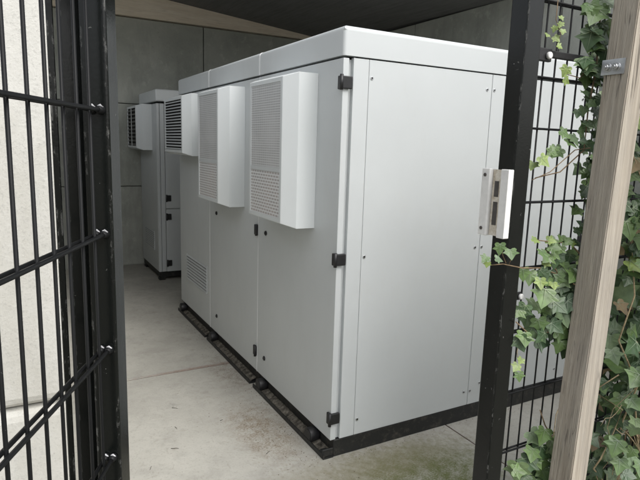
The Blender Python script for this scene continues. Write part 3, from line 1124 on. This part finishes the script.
# 2: dense bushy ivy in the middle of the mesh, reaching over the gate post
L, ST = [], []
runs = [[(592, 300), (575, 285), (560, 275), (540, 268), (522, 268), (503, 264), (492, 265)], [(580, 340), (570, 300), (556, 270), (546, 250)], [(585, 260), (570, 243), (552, 242), (536, 240)], [(590, 330), (560, 330), (530, 335), (516, 322)]]
for r_ in runs:
    ST.append(([at(px, py, -1.212 if px < 528 else YI - 0.01) for px, py in r_], 0.0026, 0))
fix = [(532, 238, .028, 3), (546, 240, .032, 3), (561, 236, .028, 1), (570, 240, .028, 1), (541, 250, .045, 1), (548, 246, .04, 1), (556, 254, .05, 0), (543, 260, .034, 3), (530, 270, .05, 1), (523, 268, .042, 1), (540, 278, .038, 3), (553, 282, .03, 3),
       (562, 262, .055, 1), (570, 268, .062, 2), (576, 272, .058, 1), (565, 276, .055, 2), (584, 246, .05, 0), (588, 225, .05, 0), (582, 262, .045, 1), (572, 290, .05, 0), (580, 295, .05, 0),
       (545, 288, .068, 1), (556, 292, .066, 0), (539, 300, .06, 1), (548, 314, .062, 2), (538, 318, .05, 1), (560, 308, .065, 2), (568, 312, .062, 2), (526, 304, .055, 0), (520, 308, .045, 1), (532, 326, .055, 1), (524, 332, .055, 1), (518, 336, .05, 0), (545, 332, .05, 0), (556, 330, .055, 1), (566, 330, .06, 2), (573, 322, .06, 1), (562, 340, .05, 1), (568, 345, .05, 0), (576, 336, .05, 0), (550, 322, .05, 0), (560, 322, .06, 1), (552, 300, .06, 0), (566, 300, .055, 0)]
for (px, py, s, mt) in fix:
    L.append((at(px, py, YI - r1.uniform(0.0, 0.045)), s, mt))
for i in range(70):
    px, py = r1.gauss(560, 15), r1.gauss(302, 24)
    if 524 < px < 590 and 250 < py < 350:
        L.append((at(px, py, YI + r1.uniform(-0.02, 0.03)), r1.choice((.034, .042, .05, .056)), r1.choice((0, 0, 1, 1, 2))))
for i in range(14):
    L.append((at(r1.uniform(545, 590), r1.uniform(228, 262), YI - r1.uniform(0.0, 0.02)), r1.choice((.024, .03, .036)), r1.choice((0, 1, 1, 3))))
for (px, py, s, mt) in ((500, 243, .036, 1), (510, 249, .036, 1), (487, 256, .026, 1), (495, 258, .026, 2), (488, 262, .018, 3)):
    L.append((at(px, py, -1.222), s, mt))
ST.append(([at(px, py, -1.216) for px, py in ((506, 263), (503, 256), (501, 245))], 0.0013, 0))
ST.append(([at(px, py, -1.216) for px, py in ((509, 264), (512, 258), (511, 250))], 0.0013, 0))
ivy('ivy_plant', 'bushy large-leaved ivy mid-fence, one tendril reaching across the black gate post', ST, L, tuple(at(560, 300, YI)), seed=5)

# 3: low ivy at the foot of the mesh
L, ST = [], []
ST.append(([at(px, py, YI) for px, py in ((575, 478), (560, 450), (545, 425), (540, 410))], 0.0030, 0))
ST.append(([at(px, py, YI) for px, py in ((560, 478), (553, 440), (556, 415), (562, 400))], 0.0018, 1))
ST.append(([at(px, py, YI) for px, py in ((520, 338), (517, 352), (519, 366))], 0.0012, 1))
for (px, py, s, mt) in ((545, 428, .06, 1), (551, 438, .075, 1), (541, 444, .07, 0), (530, 456, .07, 0), (518, 462, .07, 2), (512, 470, .05, 1), (525, 474, .05, 0), (540, 466, .055, 1), (552, 462, .05, 0), (548, 452, .05, 1), (560, 470, .06, 1), (536, 478, .05, 1), (518, 364, .032, 3), (522, 358, .025, 3), (519, 372, .032, 1), (548, 478, .05, 2), (560, 455, .04, 0), (566, 480, .05, 1)):
    L.append((at(px, py, YI - r1.uniform(0.0, 0.03)), s, mt))
for i in range(30):
    L.append((at(r1.uniform(528, 572), r1.uniform(428, 486), YI + r1.uniform(-0.02, 0.03)), r1.choice((.04, .05, .06)), r1.choice((0, 0, 1, 1, 2))))
ivy('ivy_plant', 'sparse ivy with dull leaves at the foot of the fence mesh between the two posts', ST, L, tuple(at(545, 470, YI)), seed=8)

# 4: dense curtain of ivy on the fence right of the wooden post
L, ST = [], []
r4 = random.Random(44)
DEEP = []  # leaves mostly out of view, added to shade the cabinet end panel
for i in range(1500):
    z = r4.uniform(-0.02, 2.3)
    x = r4.uniform(0.43, 2.75)
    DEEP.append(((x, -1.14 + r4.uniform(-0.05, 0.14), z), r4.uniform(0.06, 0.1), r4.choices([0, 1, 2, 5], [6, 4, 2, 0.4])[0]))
for i in range(1250):
    z = r4.uniform(0.0, 2.25)
    x = r4.uniform(0.36, 1.9) if i > 640 else r4.uniform(0.34, 0.85)
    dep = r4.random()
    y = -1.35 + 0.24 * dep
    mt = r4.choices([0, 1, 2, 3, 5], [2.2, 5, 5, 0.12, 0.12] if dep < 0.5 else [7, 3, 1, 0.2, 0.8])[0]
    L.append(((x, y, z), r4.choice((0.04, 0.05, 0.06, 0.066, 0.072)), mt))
for i in range(26):
    x = r4.uniform(0.34, 1.3)
    z = r4.uniform(-0.05, 0.5)
    top = r4.uniform(0.5, 1.9)
    n = 8
    pts = [Vector((x + r4.uniform(-0.05, 0.05) * k * 0.5, -1.20 + r4.uniform(-0.05, 0.03), z + (top - z) * k / n)) for k in range(n + 1)]
    ST.append((pts, r4.choice((0.0018, 0.0025, 0.0035)), r4.choice((0, 1, 1))))
for i in range(40):
    x = r4.uniform(0.34, 0.75)
    z = r4.uniform(0.1, 0.9)
    pts = path((x, -1.25, z), (x + r4.uniform(-0.15, 0.15), -1.24, z + r4.uniform(-0.25, 0.25)), 5, 0.02, r4)
    ST.append((pts, r4.choice((0.0012, 0.002)), 1))
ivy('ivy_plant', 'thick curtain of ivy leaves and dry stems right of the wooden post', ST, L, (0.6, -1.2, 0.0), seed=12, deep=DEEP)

# ------------------------------------------------------------------ litter on the floor
rt = random.Random(5)


def twig():
    m = MB()
    m.tube([(0, 0, 0.003), (0.012, 0.01, 0.004), (0.02, 0.03, 0.003), (0.036, 0.042, 0.003)], [0.0016, 0.0015, 0.0013, 0.0008], 6)
    return m.build('twig', plain('dark_twig', (0.055, 0.045, 0.035), 0.9, 0.2), None)


tw = twig()
GT = 'dry twigs on the concrete floor'
LT = 'tiny dark dry twig lying on the concrete floor of the aisle'
tag(tw, LT, 'twig', GT)
for i, (x, y) in enumerate(((-0.652, 0.666), (-0.729, 0.448), (-0.61, 0.90), (-0.869, 0.303), (-0.30, 0.18), (-0.40, 0.62))):
    o = tw if i == 0 else tw.copy()
    if i:
        COL.objects.link(o)
    o.location = (x, y, 0.0)
    o.rotation_euler = (0, 0, rt.uniform(0, 6.28))
    s = rt.uniform(0.3, 0.75)
    o.scale = (s, s, 1)

# crumbs of dirt gathered along the foot of the cabinets and in the joint
m = MB()
rg = random.Random(77)
for i in range(620):
    if i < 420:
        x, y = -0.062 - abs(rg.gauss(0, 0.05)), rg.uniform(-0.05, 2.4)
        if rg.random() < 0.45:
            x, y = rg.gauss(-0.2, 0.12), rg.gauss(0.3, 0.3)
        if x > -0.062 and y > 0:
            continue
    elif i < 520:
        x, y = rg.uniform(-0.06, 1.5), -abs(rg.gauss(0, 0.04)) - 0.004
    else:
        x, y = rg.uniform(-1.1, 0.6), rg.uniform(-0.6, 1.3)
        if x > -0.062 and y > -0.01:
            continue
    r = rg.choice((0.0012, 0.0016, 0.0022, 0.003))
    a = rg.uniform(0, 6.28)
    b = [m.bm.verts.new((x + r * rg.uniform(0.7, 1.5) * math.cos(a + k * 1.57), y + r * rg.uniform(0.7, 1.5) * math.sin(a + k * 1.57), 0.0003)) for k in range(4)]
    tp = m.bm.verts.new((x + r * 0.2, y, r * rg.uniform(0.6, 1.1)))
    for k in range(4):
        m.bm.faces.new((b[k], b[(k + 1) % 4], tp))
lo = m.build('floor_grit', plain('brown_grit', (0.11, 0.085, 0.058), 0.95, 0.1, 0, 12, 0.6, 0))
struct(lo, 'stuff')
lo['label'] = 'brown grit and crumbs gathered along the foot of the cabinets'
lo['category'] = 'grit'

# ------------------------------------------------------------------ light, sky
w = bpy.data.worlds.new('World')
S.world = w
w.use_nodes = True
nt = w.node_tree
bg = nt.nodes['Background']
sky = nt.nodes.new('ShaderNodeTexSky')
sky.sky_type = 'NISHITA'
sky.sun_disc = False
SE, SAZ = 52.0, 165.0         # elevation; direction the light comes from, clockwise from +Y
sky.sun_elevation = R(SE)
sky.sun_rotation = R(SAZ)
sky.air_density = 1.0
sky.dust_density = 4.0
sky.ozone_density = 1.0
hs = nt.nodes.new('ShaderNodeHueSaturation')
hs.inputs['Saturation'].default_value = 0.24
nt.links.new(sky.outputs[0], hs.inputs['Color'])
nt.links.new(hs.outputs[0], bg.inputs['Color'])
bg.inputs['Strength'].default_value = 0.15
sl = bpy.data.lights.new('sun', 'SUN')
sl.energy = 0.8
sl.angle = R(35)
sl.color = (1.0, 0.98, 0.95)
so = bpy.data.objects.new('sun', sl)
COL.objects.link(so)
sd = Vector((math.sin(R(SAZ)) * math.cos(R(SE)), math.cos(R(SAZ)) * math.cos(R(SE)), math.sin(R(SE))))
so.rotation_euler = sd.to_track_quat('Z', 'Y').to_euler()
so.location = (0, -6, 8)

# ------------------------------------------------------------------ camera
cam = bpy.data.cameras.new('camera')
co = bpy.data.objects.new('camera', cam)
COL.objects.link(co)
cam.sensor_fit = 'HORIZONTAL'
cam.sensor_width = 36.0
cam.lens = 36.0 * FPX / 640.0
cam.clip_start = 0.02
cam.clip_end = 1500
Mx = Matrix((CR, CU, -CF)).transposed().to_4x4()
Mx.translation = CAMP
co.matrix_world = Mx
S.camera = co

S.view_settings.view_transform = 'Standard'
S.view_settings.look = 'None'
S.view_settings.gamma = 1.0
S.view_settings.use_curve_mapping = False
S.view_settings.exposure = 0.82
